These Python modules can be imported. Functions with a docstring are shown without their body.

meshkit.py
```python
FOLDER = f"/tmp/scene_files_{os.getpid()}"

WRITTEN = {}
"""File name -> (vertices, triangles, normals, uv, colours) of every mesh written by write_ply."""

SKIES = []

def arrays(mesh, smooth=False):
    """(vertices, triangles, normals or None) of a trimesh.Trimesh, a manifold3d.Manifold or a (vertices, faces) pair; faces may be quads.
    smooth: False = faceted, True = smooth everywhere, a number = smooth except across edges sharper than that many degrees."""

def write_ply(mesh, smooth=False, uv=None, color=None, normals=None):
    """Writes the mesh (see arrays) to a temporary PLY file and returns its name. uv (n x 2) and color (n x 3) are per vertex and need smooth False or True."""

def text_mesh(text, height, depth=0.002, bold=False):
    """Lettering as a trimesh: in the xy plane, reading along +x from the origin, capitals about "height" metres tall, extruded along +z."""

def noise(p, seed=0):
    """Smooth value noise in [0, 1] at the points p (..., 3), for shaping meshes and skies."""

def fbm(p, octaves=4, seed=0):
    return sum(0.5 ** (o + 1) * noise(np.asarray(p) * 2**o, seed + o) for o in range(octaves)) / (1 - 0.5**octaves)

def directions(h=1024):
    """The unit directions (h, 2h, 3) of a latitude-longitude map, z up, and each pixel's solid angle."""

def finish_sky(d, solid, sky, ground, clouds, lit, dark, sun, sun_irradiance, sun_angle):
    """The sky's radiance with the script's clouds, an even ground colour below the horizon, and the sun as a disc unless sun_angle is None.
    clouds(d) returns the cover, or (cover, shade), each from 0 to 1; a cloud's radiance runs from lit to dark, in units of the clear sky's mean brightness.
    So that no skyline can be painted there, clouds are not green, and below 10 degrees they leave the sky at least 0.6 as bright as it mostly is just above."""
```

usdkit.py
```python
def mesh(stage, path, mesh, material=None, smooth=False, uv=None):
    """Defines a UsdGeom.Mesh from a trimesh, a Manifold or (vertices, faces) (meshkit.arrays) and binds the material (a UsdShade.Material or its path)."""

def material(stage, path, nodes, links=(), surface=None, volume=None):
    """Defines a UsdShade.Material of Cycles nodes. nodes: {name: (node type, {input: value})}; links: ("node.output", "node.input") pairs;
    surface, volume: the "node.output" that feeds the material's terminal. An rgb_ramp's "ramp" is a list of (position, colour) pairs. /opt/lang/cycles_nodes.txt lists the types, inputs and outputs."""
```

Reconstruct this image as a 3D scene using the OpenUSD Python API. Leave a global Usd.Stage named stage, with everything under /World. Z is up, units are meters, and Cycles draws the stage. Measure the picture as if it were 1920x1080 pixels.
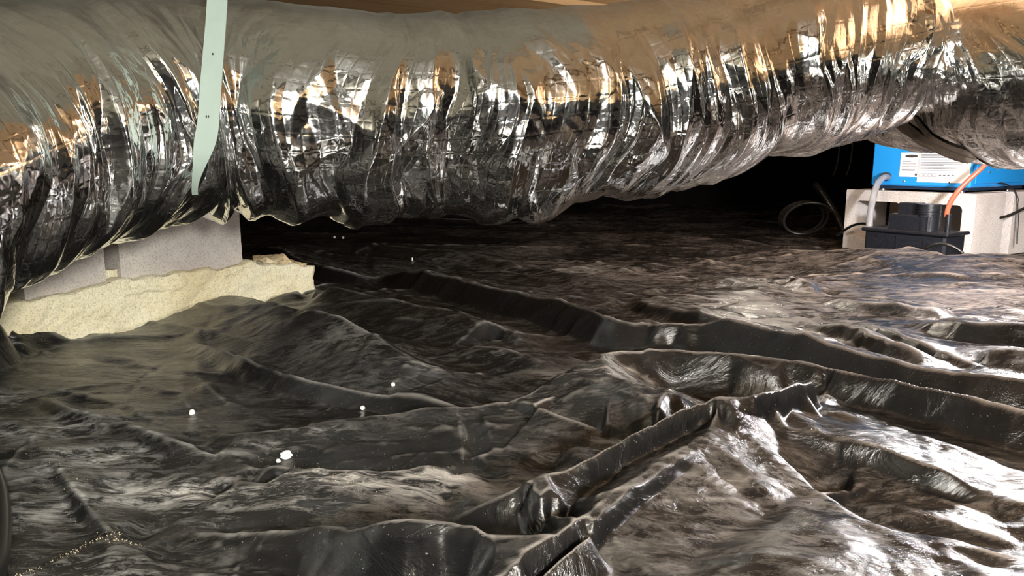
import math, random
import numpy as np, trimesh, usdkit, meshkit
from scipy.interpolate import LinearNDInterpolator
from scipy.ndimage import gaussian_filter
from pxr import Usd, UsdGeom, UsdLux, UsdShade, Gf, Sdf, Vt

random.seed(7)
RNG = np.random.default_rng(7)
stage = Usd.Stage.CreateInMemory()
world = UsdGeom.Xform.Define(stage, '/World')
stage.SetDefaultPrim(world.GetPrim())
UsdGeom.Scope.Define(stage, '/World/Looks')

# ------------------------------------------------------------------ camera, lights, exposure
F = 1387.0
HC = 0.26
PITCH = math.atan(245 / F)
cam = UsdGeom.Camera.Define(stage, '/World/camera')
cam.CreateHorizontalApertureAttr(36.0)
cam.CreateVerticalApertureAttr(20.25)
cam.CreateFocalLengthAttr(36.0 * F / 1920)
cam.CreateClippingRangeAttr(Gf.Vec2f(0.02, 100))
cam.CreateExposureAttr(1.3)
cx = UsdGeom.Xformable(cam)
cx.AddTranslateOp().Set(Gf.Vec3d(0, 0, HC))
cx.AddRotateXOp().Set(90 - math.degrees(PITCH))


def sphere_light(name, pos, radius, power, color):
    l = UsdLux.SphereLight.Define(stage, '/World/' + name)
    l.CreateRadiusAttr(radius)
    l.CreateIntensityAttr(power)
    l.CreateColorAttr(Gf.Vec3f(*color))
    l.AddTranslateOp().Set(Gf.Vec3d(*pos))
    return l


# work lamp standing low on the right, bare bulb hung from the beams behind the camera on the left, and an added fill bulb behind the duct
sphere_light('work_lamp_light', (1.09, 1.36, 0.30), 0.03, 520.0, (1.0, 0.97, 0.97))
sphere_light('bulb_light', (0.40, -0.62, 0.43), 0.07, 290.0, (1.0, 0.99, 0.93))
sphere_light('far_fill_light', (0.62, 1.82, 0.36), 0.02, 140.0, (1.0, 0.90, 0.76))  # added fill, brightens the boards above the duct
dome = UsdLux.DomeLight.Define(stage, '/World/ambient_light')
dome.CreateIntensityAttr(0.02)
dome.CreateColorAttr(Gf.Vec3f(1, 1, 1))

# ------------------------------------------------------------------ picture geometry: rays of the photograph to points of the place
CP, SP = math.cos(PITCH), math.sin(PITCH)
RIGHT = np.array([1.0, 0, 0]); FWD = np.array([0, CP, -SP]); UP = np.array([0, SP, CP])
EYE = np.array([0, 0, HC])


def ray(px, py):
    return FWD + RIGHT * ((px - 960) / F) + UP * ((540 - py) / F)


def P(px, py, d):
    return EYE + ray(px, py) * d


def G(px, py, z=0.0):
    r = ray(px, py)
    return EYE + r * ((z - HC) / r[2])


# ------------------------------------------------------------------ scene helpers
used = {}


def free(parent, name):
    k = used.get((parent, name), 0)
    used[(parent, name)] = k + 1
    return f'{parent}/{name}' + (f'_{k:03d}' if k else '')


def data(prim, **kw):
    for k, v in kw.items():
        if v:
            prim.SetCustomDataByKey(k, v)


def thing(name, label, category, group=None, loc=(0, 0, 0), rotz=0):
    x = UsdGeom.Xform.Define(stage, free('/World', name))
    x.AddTranslateOp().Set(Gf.Vec3d(*map(float, loc)))
    if rotz:
        x.AddRotateZOp().Set(math.degrees(rotz))
    data(x.GetPrim(), label=label, category=category, group=group)
    return str(x.GetPath())


def obj(name, mesh, mat, parent='/World', smooth=30, uv=None, **kw):
    m = usdkit.mesh(stage, free(parent, name), mesh, mat, smooth=smooth, uv=uv)
    data(m.GetPrim(), **kw)
    return str(m.GetPath())


def cat(ms):
    return trimesh.util.concatenate(list(ms))


def box(sx, sy, sz, c=(0, 0, 0), bev=0.0):
    """A box with chamfered edges."""
    if bev <= 0:
        b = trimesh.creation.box([sx, sy, sz]); b.apply_translation(c); return b
    h = np.array([sx, sy, sz]) / 2
    pts = []
    for s in np.ndindex(2, 2, 2):
        sg = np.array(s) * 2 - 1
        for k in range(3):
            q = h - bev
            q = q.copy(); q[k] = h[k]
            pts.append(sg * q)
    m = trimesh.convex.convex_hull(np.array(pts)); m.apply_translation(c)
    return m


def tube(pts, r, sides=12, caps=True):
    p = np.asarray(pts, float)
    t = np.gradient(p, axis=0); t /= np.linalg.norm(t, axis=1, keepdims=True)
    a = np.zeros_like(p)
    ref = np.array([0, 0, 1.0]) if abs(t[0][2]) < 0.9 else np.array([1.0, 0, 0])
    a0 = np.cross(t[0], ref); a0 /= np.linalg.norm(a0)
    for i in range(len(p)):
        a0 = a0 - t[i] * np.dot(a0, t[i]); a0 /= np.linalg.norm(a0); a[i] = a0
    b = np.cross(t, a)
    ang = np.arange(sides) * 2 * np.pi / sides
    rr = np.broadcast_to(r, (len(p),))
    v = p[:, None] + rr[:, None, None] * (np.cos(ang)[None, :, None] * a[:, None] + np.sin(ang)[None, :, None] * b[:, None])
    v = v.reshape(-1, 3)
    f = []
    for i in range(len(p) - 1):
        for j in range(sides):
            k = (j + 1) % sides
            f += [[i * sides + j, i * sides + k, (i + 1) * sides + k], [i * sides + j, (i + 1) * sides + k, (i + 1) * sides + j]]
    if caps:
        n = len(v); v = np.vstack([v, p[0], p[-1]]); e = (len(p) - 1) * sides
        for j in range(sides):
            k = (j + 1) % sides
            f += [[n, k, j], [n + 1, e + j, e + k]]
    m = trimesh.Trimesh(v, f, process=False); m.fix_normals()
    return m


def spline(pts, n):
    from scipy.interpolate import CubicSpline, PchipInterpolator
    p = np.asarray(pts, float)
    s = np.r_[0, np.cumsum(np.linalg.norm(np.diff(p[:, :3], axis=0), axis=1))]
    return CubicSpline(s, p)(np.linspace(0, s[-1], n))


def facet(u, v, seed, jitter=0.95):
    """Crumple: random heights in [-1, 1] on jittered unit cells, linearly joined, so that the surface is made of flat facets and sharp creases."""
    rng = np.random.default_rng(seed)
    a0, a1 = math.floor(u.min()) - 2, math.ceil(u.max()) + 2
    b0, b1 = math.floor(v.min()) - 2, math.ceil(v.max()) + 2
    gx, gy = np.meshgrid(np.arange(a0, a1 + 1), np.arange(b0, b1 + 1), indexing='ij')
    pts = np.stack([gx.ravel(), gy.ravel()], 1) + rng.uniform(-.5, .5, (gx.size, 2)) * jitter
    h = rng.uniform(-1, 1, len(pts))
    return LinearNDInterpolator(pts, h, fill_value=0.0)(np.stack([u.ravel(), v.ravel()], 1)).reshape(u.shape)


def grid_faces(n, m):
    i, j = np.meshgrid(np.arange(n - 1), np.arange(m - 1), indexing='ij')
    a = i * m + j
    q = np.stack([a, a + m, a + m + 1, a + 1], -1).reshape(-1, 4)
    return np.vstack([q[:, [0, 1, 2]], q[:, [0, 2, 3]]])


# ------------------------------------------------------------------ materials
def look(name, nodes, links, surface='p.BSDF'):
    return usdkit.material(stage, '/World/Looks/' + name, nodes, links, surface=surface)


def plain(name, color, rough=0.5, metal=0.0, bump=0.0, scale=60.0, vary=0.12, spec=0.5):
    c = np.array(color)
    nodes = {'g': ('geometry', {}), 'n': ('noise_texture', {'scale': scale, 'detail': 4.0, 'roughness': 0.6}),
             'r': ('rgb_ramp', {'ramp': [(0.3, tuple(c * (1 - vary))), (0.7, tuple(np.minimum(c * (1 + vary), 1)))]}),
             'b': ('bump', {'strength': bump, 'distance': 0.002}),
             'p': ('principled_bsdf', {'roughness': rough, 'metallic': metal, 'specular_ior_level': spec})}
    links = [('g.position', 'n.vector'), ('n.fac', 'r.fac'), ('r.color', 'p.base_color'), ('n.fac', 'b.height')]
    if bump > 0:
        links.append(('b.normal', 'p.normal'))
    return look(name, nodes, links)


M_foil = look('foil', {
    'g': ('geometry', {}), 'uv': ('uvmap', {'attribute': 'st'}),
    'sn': ('separate_xyz', {}),
    'n1': ('noise_texture', {'scale': 38.0, 'detail': 5.0, 'roughness': 0.65}),
    'v1': ('voronoi_texture', {'scale': 42.0, 'feature': 'f1'}),
    'v2': ('voronoi_texture', {'scale': 150.0, 'feature': 'f1'}),
    'mp': ('mapping', {'scale': (1.0, 1.0, 1.0)}),
    'w1': ('wave_texture', {'wave_type': 'bands', 'bands_direction': 'x', 'scale': 28.0, 'distortion': 0.6, 'detail': 1.0, 'detail_scale': 1.0}),
    'w2': ('wave_texture', {'wave_type': 'bands', 'bands_direction': 'y', 'scale': 16.0, 'distortion': 0.6, 'detail': 1.0, 'detail_scale': 1.0}),
    'q1': ('math', {'math_type': 'power', 'value2': 14.0}), 'q2': ('math', {'math_type': 'power', 'value2': 14.0}),
    'qa': ('math', {'math_type': 'maximum'}),
    'va': ('math', {'math_type': 'multiply_add', 'value2': 0.45}),
    'b1': ('bump', {'strength': 0.12, 'distance': 0.004}),
    'b2': ('bump', {'strength': 0.12, 'distance': 0.0012}),
    'dz': ('map_range', {'from_min': 0.25, 'from_max': 0.95, 'to_min': 0.0, 'to_max': 0.62, 'clamp': True}),
    'dn': ('noise_texture', {'scale': 9.0, 'detail': 6.0, 'roughness': 0.7}),
    'dm': ('map_range', {'from_min': 0.25, 'from_max': 0.7, 'to_min': 0.5, 'to_max': 1.1}),
    'df': ('math', {'math_type': 'multiply', 'use_clamp': True}),
    'rr': ('map_range', {'from_min': 0.0, 'from_max': 0.6, 'to_min': 0.10, 'to_max': 0.40}),
    'm': ('metallic_bsdf', {'color': (0.86, 0.865, 0.86), 'edge_tint': (0.95, 0.95, 0.95), 'fresnel_type': 'f82'}),
    'd': ('diffuse_bsdf', {'color': (0.285, 0.285, 0.235)}),
    'df2': ('math', {'math_type': 'multiply', 'value2': 0.25}),
    'x': ('mix_closure', {})},
    [('g.position', 'n1.vector'), ('g.position', 'v1.vector'), ('g.position', 'v2.vector'), ('g.position', 'dn.vector'),
     ('uv.UV', 'w1.vector'), ('uv.UV', 'w2.vector'), ('w1.fac', 'q1.value1'), ('w2.fac', 'q2.value1'), ('q1.value', 'qa.value1'), ('q2.value', 'qa.value2'),
     ('v2.distance', 'va.value1'), ('v1.distance', 'va.value3'),
     ('va.value', 'b1.height'), ('qa.value', 'b2.height'), ('b1.normal', 'b2.normal'),
     ('g.normal', 'sn.vector'), ('sn.z', 'dz.value'), ('dn.fac', 'dm.value'), ('dz.result', 'df.value1'), ('dm.result', 'df.value2'),
     ('df.value', 'rr.value'), ('rr.result', 'm.roughness'), ('b2.normal', 'm.normal'),
     ('df.value', 'df2.value1'), ('df2.value', 'x.fac'), ('m.BSDF', 'x.closure1'), ('d.BSDF', 'x.closure2')], 'x.closure')

M_plastic = look('black_plastic', {
    'g': ('geometry', {}),
    'mp': ('mapping', {'scale': (11.0, 20.0, 13.0), 'rotation': (0, 0, 0.55)}),
    'mq': ('mapping', {'scale': (38.0, 110.0, 45.0), 'rotation': (0, 0, 0.30)}),
    'n1': ('noise_texture', {'scale': 1.0, 'detail': 7.0, 'roughness': 0.62, 'distortion': 1.2}),
    'n2': ('noise_texture', {'scale': 1.0, 'detail': 8.0, 'roughness': 0.78, 'distortion': 0.9}),
    'n3': ('noise_texture', {'scale': 3.2, 'detail': 3.0, 'roughness': 0.5}),
    'n4': ('noise_texture', {'scale': 420.0, 'detail': 2.0, 'roughness': 0.6}),
    'sp': ('map_range', {'from_min': 0.69, 'from_max': 0.76, 'to_min': 0.0, 'to_max': 0.4, 'clamp': True}),
    'a': ('math', {'math_type': 'multiply_add', 'value2': 1.5}),
    'a2': ('math', {'math_type': 'multiply_add', 'value2': 0.7}),
    'dm': ('map_range', {'from_min': 1.50, 'from_max': 1.98, 'to_min': 0.010, 'to_max': 0.42, 'clamp': True}),
    'sn': ('separate_xyz', {}),
    'up': ('map_range', {'from_min': 0.72, 'from_max': 0.97, 'to_min': 0.03, 'to_max': 1.0, 'clamp': True}),
    'du': ('math', {'math_type': 'multiply'}),
    'ad': ('attribute', {'attribute': 'dust_shade'}), 'ac': ('attribute', {'attribute': 'crease'}), 'dd': ('math', {'math_type': 'multiply'}), 'cu': ('math', {'math_type': 'multiply'}), 'cr': ('math', {'math_type': 'multiply_add', 'value2': 0.8}),
    'sep': ('separate_xyz', {}),
    'ds': ('math', {'math_type': 'add', 'use_clamp': True}),
    'hx': ('map_range', {'from_min': -0.3, 'from_max': 0.35, 'to_min': 0.0, 'to_max': 1.0, 'clamp': True}),
    'dc': ('mix_color', {'a': (0.40, 0.395, 0.375), 'b': (0.37, 0.30, 0.255)}),
    'col': ('mix_color', {'a': (0.006, 0.006, 0.0065)}),
    'rr': ('map_range', {'from_min': 0.0, 'from_max': 0.25, 'to_min': 0.16, 'to_max': 0.42}),
    'c1': ('math', {'math_type': 'subtract', 'value2': 0.5}), 'c2': ('math', {'math_type': 'absolute'}), 'c3': ('math', {'math_type': 'power', 'value2': 0.6}),
    'e1': ('math', {'math_type': 'subtract', 'value2': 0.5}), 'e2': ('math', {'math_type': 'absolute'}), 'e3': ('math', {'math_type': 'power', 'value2': 0.6}),
    'b': ('bump', {'strength': 0.38, 'distance': 0.006, 'invert': True}),
    'b2': ('bump', {'strength': 0.16, 'distance': 0.0016, 'invert': True}),
    'p': ('principled_bsdf', {'specular_ior_level': 0.52})},
    [('g.position', 'mp.vector'), ('g.position', 'mq.vector'), ('mp.vector', 'n1.vector'), ('mq.vector', 'n2.vector'), ('g.position', 'n3.vector'), ('g.position', 'n4.vector'),
     ('n2.fac', 'a.value1'), ('n1.fac', 'a.value3'), ('n3.fac', 'a2.value1'), ('a.value', 'a2.value3'), ('a2.value', 'dm.value'),
     ('g.normal', 'sn.vector'), ('sn.z', 'up.value'), ('dm.result', 'du.value1'), ('up.result', 'du.value2'),
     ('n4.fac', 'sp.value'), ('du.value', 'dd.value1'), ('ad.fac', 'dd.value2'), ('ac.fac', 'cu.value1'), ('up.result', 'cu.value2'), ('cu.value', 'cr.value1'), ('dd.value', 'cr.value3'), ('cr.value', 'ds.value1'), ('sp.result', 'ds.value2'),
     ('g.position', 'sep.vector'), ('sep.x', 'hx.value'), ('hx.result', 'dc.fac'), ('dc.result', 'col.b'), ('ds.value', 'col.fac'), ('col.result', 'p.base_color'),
     ('cr.value', 'rr.value'), ('rr.result', 'p.roughness'),
     ('n1.fac', 'c1.value1'), ('c1.value', 'c2.value1'), ('c2.value', 'c3.value1'), ('n2.fac', 'e1.value1'), ('e1.value', 'e2.value1'), ('e2.value', 'e3.value1'),
     ('c3.value', 'b.height'), ('e3.value', 'b2.height'), ('b.normal', 'b2.normal'), ('b2.normal', 'p.normal')])


def concrete(name, c1, c2, c3, pores=260.0, bump=0.6):
    return look(name, {
        'g': ('geometry', {}),
        'n1': ('noise_texture', {'scale': 9.0, 'detail': 6.0, 'roughness': 0.6}),
        'n2': ('noise_texture', {'scale': pores, 'detail': 3.0, 'roughness': 0.65}),
        'r': ('rgb_ramp', {'ramp': [(0.3, c1), (0.52, c2), (0.72, c3)]}),
        'r2': ('rgb_ramp', {'ramp': [(0.36, (0.45, 0.42, 0.38)), (0.5, (1, 1, 1))]}),
        'mx': ('mix_color', {'blend_type': 'multiply', 'fac': 0.55}),
        'b': ('bump', {'strength': bump, 'distance': 0.0025}),
        'p': ('principled_bsdf', {'roughness': 0.95, 'specular_ior_level': 0.2})},
        [('g.position', 'n1.vector'), ('g.position', 'n2.vector'), ('n1.fac', 'r.fac'), ('n2.fac', 'r2.fac'), ('r.color', 'mx.a'), ('r2.color', 'mx.b'), ('mx.result', 'p.base_color'), ('n2.fac', 'b.height'), ('b.normal', 'p.normal')])


M_footing = concrete('footing_concrete', (0.60, 0.52, 0.33), (0.72, 0.66, 0.46), (0.78, 0.74, 0.58), 380.0, 0.8)
M_pier = concrete('pier_concrete', (0.40, 0.36, 0.34), (0.50, 0.46, 0.42), (0.60, 0.56, 0.50), 420.0, 0.9)
M_lump = concrete('stained_concrete', (0.52, 0.38, 0.2), (0.62, 0.47, 0.26), (0.7, 0.6, 0.4), 140.0, 0.8)
M_block = concrete('block_concrete', (0.52, 0.48, 0.46), (0.62, 0.585, 0.565), (0.68, 0.65, 0.63), 330.0, 0.4)
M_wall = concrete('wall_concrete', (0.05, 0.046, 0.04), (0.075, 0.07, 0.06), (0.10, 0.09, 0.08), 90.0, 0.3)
def wood(name, *c):
    return look(name, {
    'g': ('geometry', {}), 'oi': ('object_info', {}),
    'mp': ('mapping', {'rotation': (0, 0, -math.atan2(0.55, 0.83)), 'scale': (1, 1, 1)}),
    'ms': ('mapping', {'scale': (2.5, 45.0, 45.0)}),
    'n': ('noise_texture', {'scale': 1.0, 'detail': 5.0, 'roughness': 0.6, 'distortion': 0.4}),
    'r': ('rgb_ramp', {'ramp': [(0.3, c[0]), (0.5, c[1]), (0.75, c[2])]}),
    'p': ('principled_bsdf', {'roughness': 0.6})},
    [('g.position', 'mp.vector'), ('mp.vector', 'ms.vector'), ('ms.vector', 'n.vector'), ('n.fac', 'r.fac'), ('r.color', 'p.base_color')])

M_wood = wood('beam_wood', (0.44, 0.25, 0.115), (0.58, 0.36, 0.18), (0.66, 0.44, 0.24))
M_muted = wood('muted_reflection_wood', (0.30, 0.265, 0.20), (0.38, 0.335, 0.25), (0.46, 0.41, 0.32))  # unseen boards, greyed to mute what the foil reflects
M_strap = plain('strap_vinyl', (0.36, 0.44, 0.39), 0.42, vary=0.05, scale=30)
M_ink = plain('ink', (0.04, 0.04, 0.045), 0.6)
M_ink_grey = plain('ink_grey', (0.16, 0.16, 0.17), 0.6)
M_blue = plain('blue_paint', (0.016, 0.30, 0.80), 0.38, vary=0.03, scale=20)
M_dkblue = plain('gap_shade_blue', (0.006, 0.02, 0.05), 0.5)  # shaded copy of the blue, for the gap under the cabinet
M_label = plain('label_paper', (0.82, 0.82, 0.82), 0.5, vary=0.02)
M_screw = plain('steel', (0.75, 0.75, 0.74), 0.25, metal=1.0)
M_pump = plain('pump_plastic', (0.010, 0.011, 0.015), 0.34, vary=0.3, scale=120, bump=0.1)
M_cable = plain('black_rubber', (0.012, 0.012, 0.012), 0.28)
M_orange = plain('orange_tube', (0.46, 0.12, 0.07), 0.35, vary=0.1, scale=30)
M_clear = look('clear_vinyl', {
    'p': ('principled_bsdf', {'base_color': (0.62, 0.64, 0.68), 'roughness': 0.15, 'transmission_weight': 0.7, 'ior': 1.3})}, [])
M_crumb = plain('white_foam', (0.86, 0.83, 0.76), 0.8, vary=0.1, scale=200)
M_grit = plain('sandy_grit', (0.40, 0.34, 0.24), 0.9, vary=0.25, scale=300)
M_dark = plain('shade_black', (0.005, 0.004, 0.0038), 0.9, vary=0.3, scale=12, spec=0.1)  # near black: shade of the far wall put into its colour; also the floor
M_tape = plain('foil_tape', (0.30, 0.27, 0.23), 0.24, metal=1.0, bump=0.3, scale=120)

# ------------------------------------------------------------------ ground height
WORLD_RIDGES = []


def smoothstep(a, b, x):
    t = np.clip((x - a) / (b - a), 0, 1)
    return t * t * (3 - 2 * t)


def base_height(x, y):
    """The broad lie of the soil under the sheet: it falls a little towards the dehumidifier."""
    return -0.035 * smoothstep(0.9, 2.2, y + 0.25 * x)


# crest lines (picture point, height above the soil), width towards the camera, width away from it, sharpness of the flanks
RIDGES = [
    # the great folds that run from the middle down to the right
    ([(355, 840, .002), (470, 815, .010), (640, 788, .018), (820, 766, .024), (925, 756, .026), (978, 742, .030)], .10, .12, 1.0),
    ([(978, 742, .030), (1072, 689, .042), (1150, 657, .048), (1262, 651, .050)], 0, .12, 1.0),
    ([(1262, 651, .050), (1388, 661, .048), (1498, 673, .043), (1682, 711, .038), (1800, 738, .036), (1930, 768, .034), (2100, 808, .032)], .030, .12, 1.05),
    ([(1120, 600, .0), (1235, 607, .035), (1324, 598, .042), (1416, 609, .044), (1500, 628, .043), (1590, 650, .042), (1700, 682, .041), (1800, 696, .040), (1920, 712, .038), (2100, 740, .036)], .028, .20, 1.1),
    ([(700, 512, .0), (737, 508, .030), (765, 505, .042), (860, 522, .044), (960, 543, .044), (1050, 563, .044), (1140, 590, .042), (1228, 611, .028), (1290, 640, .0)], .035, .17, 1.1),
    ([(455, 462, .0), (507, 465, .03), (550, 478, .036), (610, 490, .036), (673, 500, .032), (730, 508, .020)], .03, .14, 1.1),
    ([(560, 560, .0), (595, 545, .026), (627, 538, .036), (740, 560, .036), (853, 580, .034), (920, 600, .028), (975, 625, .014), (1030, 650, 0)], .08, .06, 1.1),
    # sheet heaped against the footing
    ([(275, 636, .0), (300, 622, .004), (350, 582, .018), (420, 558, .027), (450, 558, .030), (520, 570, .044)], 0, .05, 1.15),
    ([(520, 570, .044), (580, 580, .052), (640, 590, .054), (700, 625, .044), (760, 665, .030), (825, 697, .014), (900, 735, 0)], .10, .05, 1.0),
    ([(510, 562, .008), (530, 552, .016), (575, 540, .022), (600, 543, .018), (612, 560, .012)], .03, 0, 1.3),
    # creases of the middle ground
    ([(340, 632, .0), (400, 650, .016), (468, 677, .022), (560, 703, .022), (640, 722, .021), (760, 748, .017), (870, 767, .010), (950, 772, 0)], .018, .08, 1.1),
    ([(850, 655, .0), (887, 647, .014), (940, 650, .018), (1007, 670, .018), (1057, 697, .010), (1080, 720, 0)], .05, .07, 1.2),
    ([(966, 749, .030), (1030, 768, .034), (1090, 784, .031), (1137, 798, .025), (1180, 804, .023)], 0, .12, 1.1),
    ([(60, 735, 0), (135, 768, .008), (240, 800, .009), (346, 836, .010), (430, 856, .009), (520, 872, 0)], .014, .06, 1.1),
    ([(380, 860, 0), (500, 878, .014), (640, 885, .018), (800, 880, .014), (900, 868, 0)], .08, .08, 1.6),
    # the long roll across the foreground with the crumpled peak at its head
    ([(780, 990, .010), (850, 970, .022), (985, 907, .045), (1075, 872, .050), (1180, 818, .058), (1280, 764, .064), (1340, 746, .066), (1410, 738, .066), (1470, 728, .062), (1500, 716, .058), (1527, 716, .052)], 0, .05, 1.0),
    ([(905, 1110, .030), (960, 1066, .038), (1045, 1006, .044), (1165, 914, .047), (1260, 852, .049), (1330, 811, .049), (1400, 809, .043), (1465, 803, .037), (1533, 815, .034), (1647, 838, .032), (1769, 884, .024), (1870, 940, .008)], 0, 0, 1.0),
    # right foreground
    ([(1300, 1115, .022), (1357, 1078, .026), (1447, 1019, .028), (1524, 974, .026), (1545, 966, .024), (1640, 985, .018), (1760, 1010, .014), (1900, 1050, .012), (2000, 1080, .01)], .10, .12, 1.4),
    ([(1560, 930, 0), (1680, 960, .008), (1800, 985, .008), (1900, 1000, 0)], .02, .05, 1.2),
    # the billow over the dark hollow at the bottom edge
    ([(250, 1012, .0), (420, 1000, .010), (560, 990, .020), (640, 985, .032), (740, 978, .046), (820, 974, .046), (890, 986, .044), (930, 1004, .042), (946, 1028, .038), (935, 1060, .034), (890, 1095, .03)], .022, .13, 1.05),
    # behind the great folds, towards the dehumidifier
    ([(1490, 606, 0), (1544, 606, .018), (1590, 606, .024), (1660, 636, .024), (1737, 668, .014), (1780, 680, 0)], .022, .09, 1.1),
    ([(1600, 604, 0), (1640, 609, .016), (1730, 640, .016), (1819, 671, .010), (1860, 690, 0)], .012, .06, 1.1),
    ([(1700, 606, 0), (1760, 602, .018), (1800, 598, .03), (1920, 607, .034), (2060, 620, .03)], .025, .12, 1.1),
    ([(1540, 566, 0), (1600, 563, .02), (1690, 566, .024), (1755, 572, .022), (1800, 590, 0)], .025, .12, 1.1),
    ([(1190, 560, 0), (1214, 567, .022), (1300, 583, .022), (1388, 604, .010), (1430, 612, 0)], .022, .10, 1.1),
    ([(980, 510, 0), (1040, 511, .016), (1090, 518, .020), (1136, 530, .012), (1180, 540, 0)], .05, .09, 1.2),
    ([(1400, 532, 0), (1485, 524, .020), (1510, 534, .018), (1560, 550, 0)], .04, .06, 1.2),
    ([(1260, 530, 0), (1340, 524, .016), (1480, 522, .018), (1490, 524, 0)], .05, .08, 1.3),
    ([(760, 480, 0), (830, 474, .016), (900, 482, .018), (1000, 500, .014), (1080, 512, 0)], .05, .10, 1.3),
    ([(1420, 470, .02), (1500, 468, .040), (1600, 463, .052), (1720, 467, .058), (1790, 476, .058), (1870, 470, .058), (1960, 468, .058), (2150, 466, .05)], .22, .05, 1.0),
    ([(1830, 680, 0), (1850, 652, .02), (1890, 645, .026), (1950, 655, .024)], .04, .05, 1.2),
    # left foreground flap
    ([(20, 780, .0), (90, 850, .006), (180, 965, .009), (250, 1030, .010), (320, 1085, .010)], .008, .05, 1.0),
]


# valleys, feet and slopes between the folds (picture point, height)
LINES = [
    [(-140, 500, .11), (0, 603, .052), (40, 638, .022), (78, 661, .0)], [(-160, 720, .012), (20, 690, .004), (78, 661, .0), (180, 634, .003), (230, 634, .001), (275, 636, .0)], [(0, 660, .008), (60, 672, .004)],
    [(925, 1035, .012), (1000, 1016, .016), (1048, 1002, .020), (1100, 930, .028), (1160, 884, .034), (1230, 842, .039), (1300, 808, .043), (1335, 796, .046)],      # dark groove between the two rolls
    [(985, 907, .046), (1015, 950, .040), (1046, 1001, .021)], [(985, 907, .046), (1045, 920, .046), (1082, 938, .036)],
    [(880, 1000, .016), (940, 985, .022), (985, 960, .028)],
    [(1342, 747, .066), (1372, 772, .058), (1395, 803, .046)], [(1330, 811, .049), (1340, 780, .056), (1344, 748, .066)], [(1360, 808, .046), (1352, 780, .052), (1346, 752, .064)],
    [(1472, 727, .062), (1452, 756, .052), (1440, 796, .038)], [(1420, 740, .066), (1428, 770, .050), (1412, 800, .044)], [(1527, 716, .052), (1500, 745, .046), (1470, 790, .036)],
    [(1548, 724, .018), (1550, 750, .020), (1530, 775, .026)],
    [(965, 1130, .022), (1010, 1078, .033), (1080, 1018, .040), (1185, 930, .044), (1272, 868, .046), (1334, 828, .0465)],      # shoulder of the front roll
    [(1000, 1140, .010), (1050, 1088, .020), (1125, 1020, .029), (1218, 935, .035), (1290, 880, .040), (1345, 842, .043)],     # its foot
    [(1120, 1110, .016), (1210, 1030, .024), (1310, 945, .029), (1400, 880, .032)], [(1290, 1060, .018), (1410, 980, .021), (1500, 930, .018), (1600, 915, .012)],
    [(1440, 826, .034), (1480, 829, .027), (1560, 857, .020), (1640, 884, .014), (1740, 918, .009), (1860, 952, .004)],          # foot of the sharp edge
    [(1500, 782, .030), (1600, 793, .026), (1700, 832, .020), (1800, 872, .012), (1880, 905, .006)],                             # slope behind it
    [(1560, 760, .006), (1650, 775, .004), (1760, 805, .002), (1900, 850, .002)],
    [(1290, 690, .006), (1340, 705, .004), (1430, 712, .004)],
    [(1390, 666, .046), (1400, 680, .040), (1450, 695, .034)],
    [(1010, 742, .029), (1090, 737, .037), (1170, 733, .041), (1250, 740, .041)], [(1190, 788, .030), (1235, 770, .039)], [(962, 768, .022), (1030, 796, .018), (1100, 810, .017), (1150, 812, .019)], [(1080, 690, .0435), (1170, 716, .0435), (1250, 733, .044)],
    [(700, 850, .006), (820, 860, .008), (940, 850, .010)], [(1000, 850, .012), (1090, 830, .016)],
]


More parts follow.
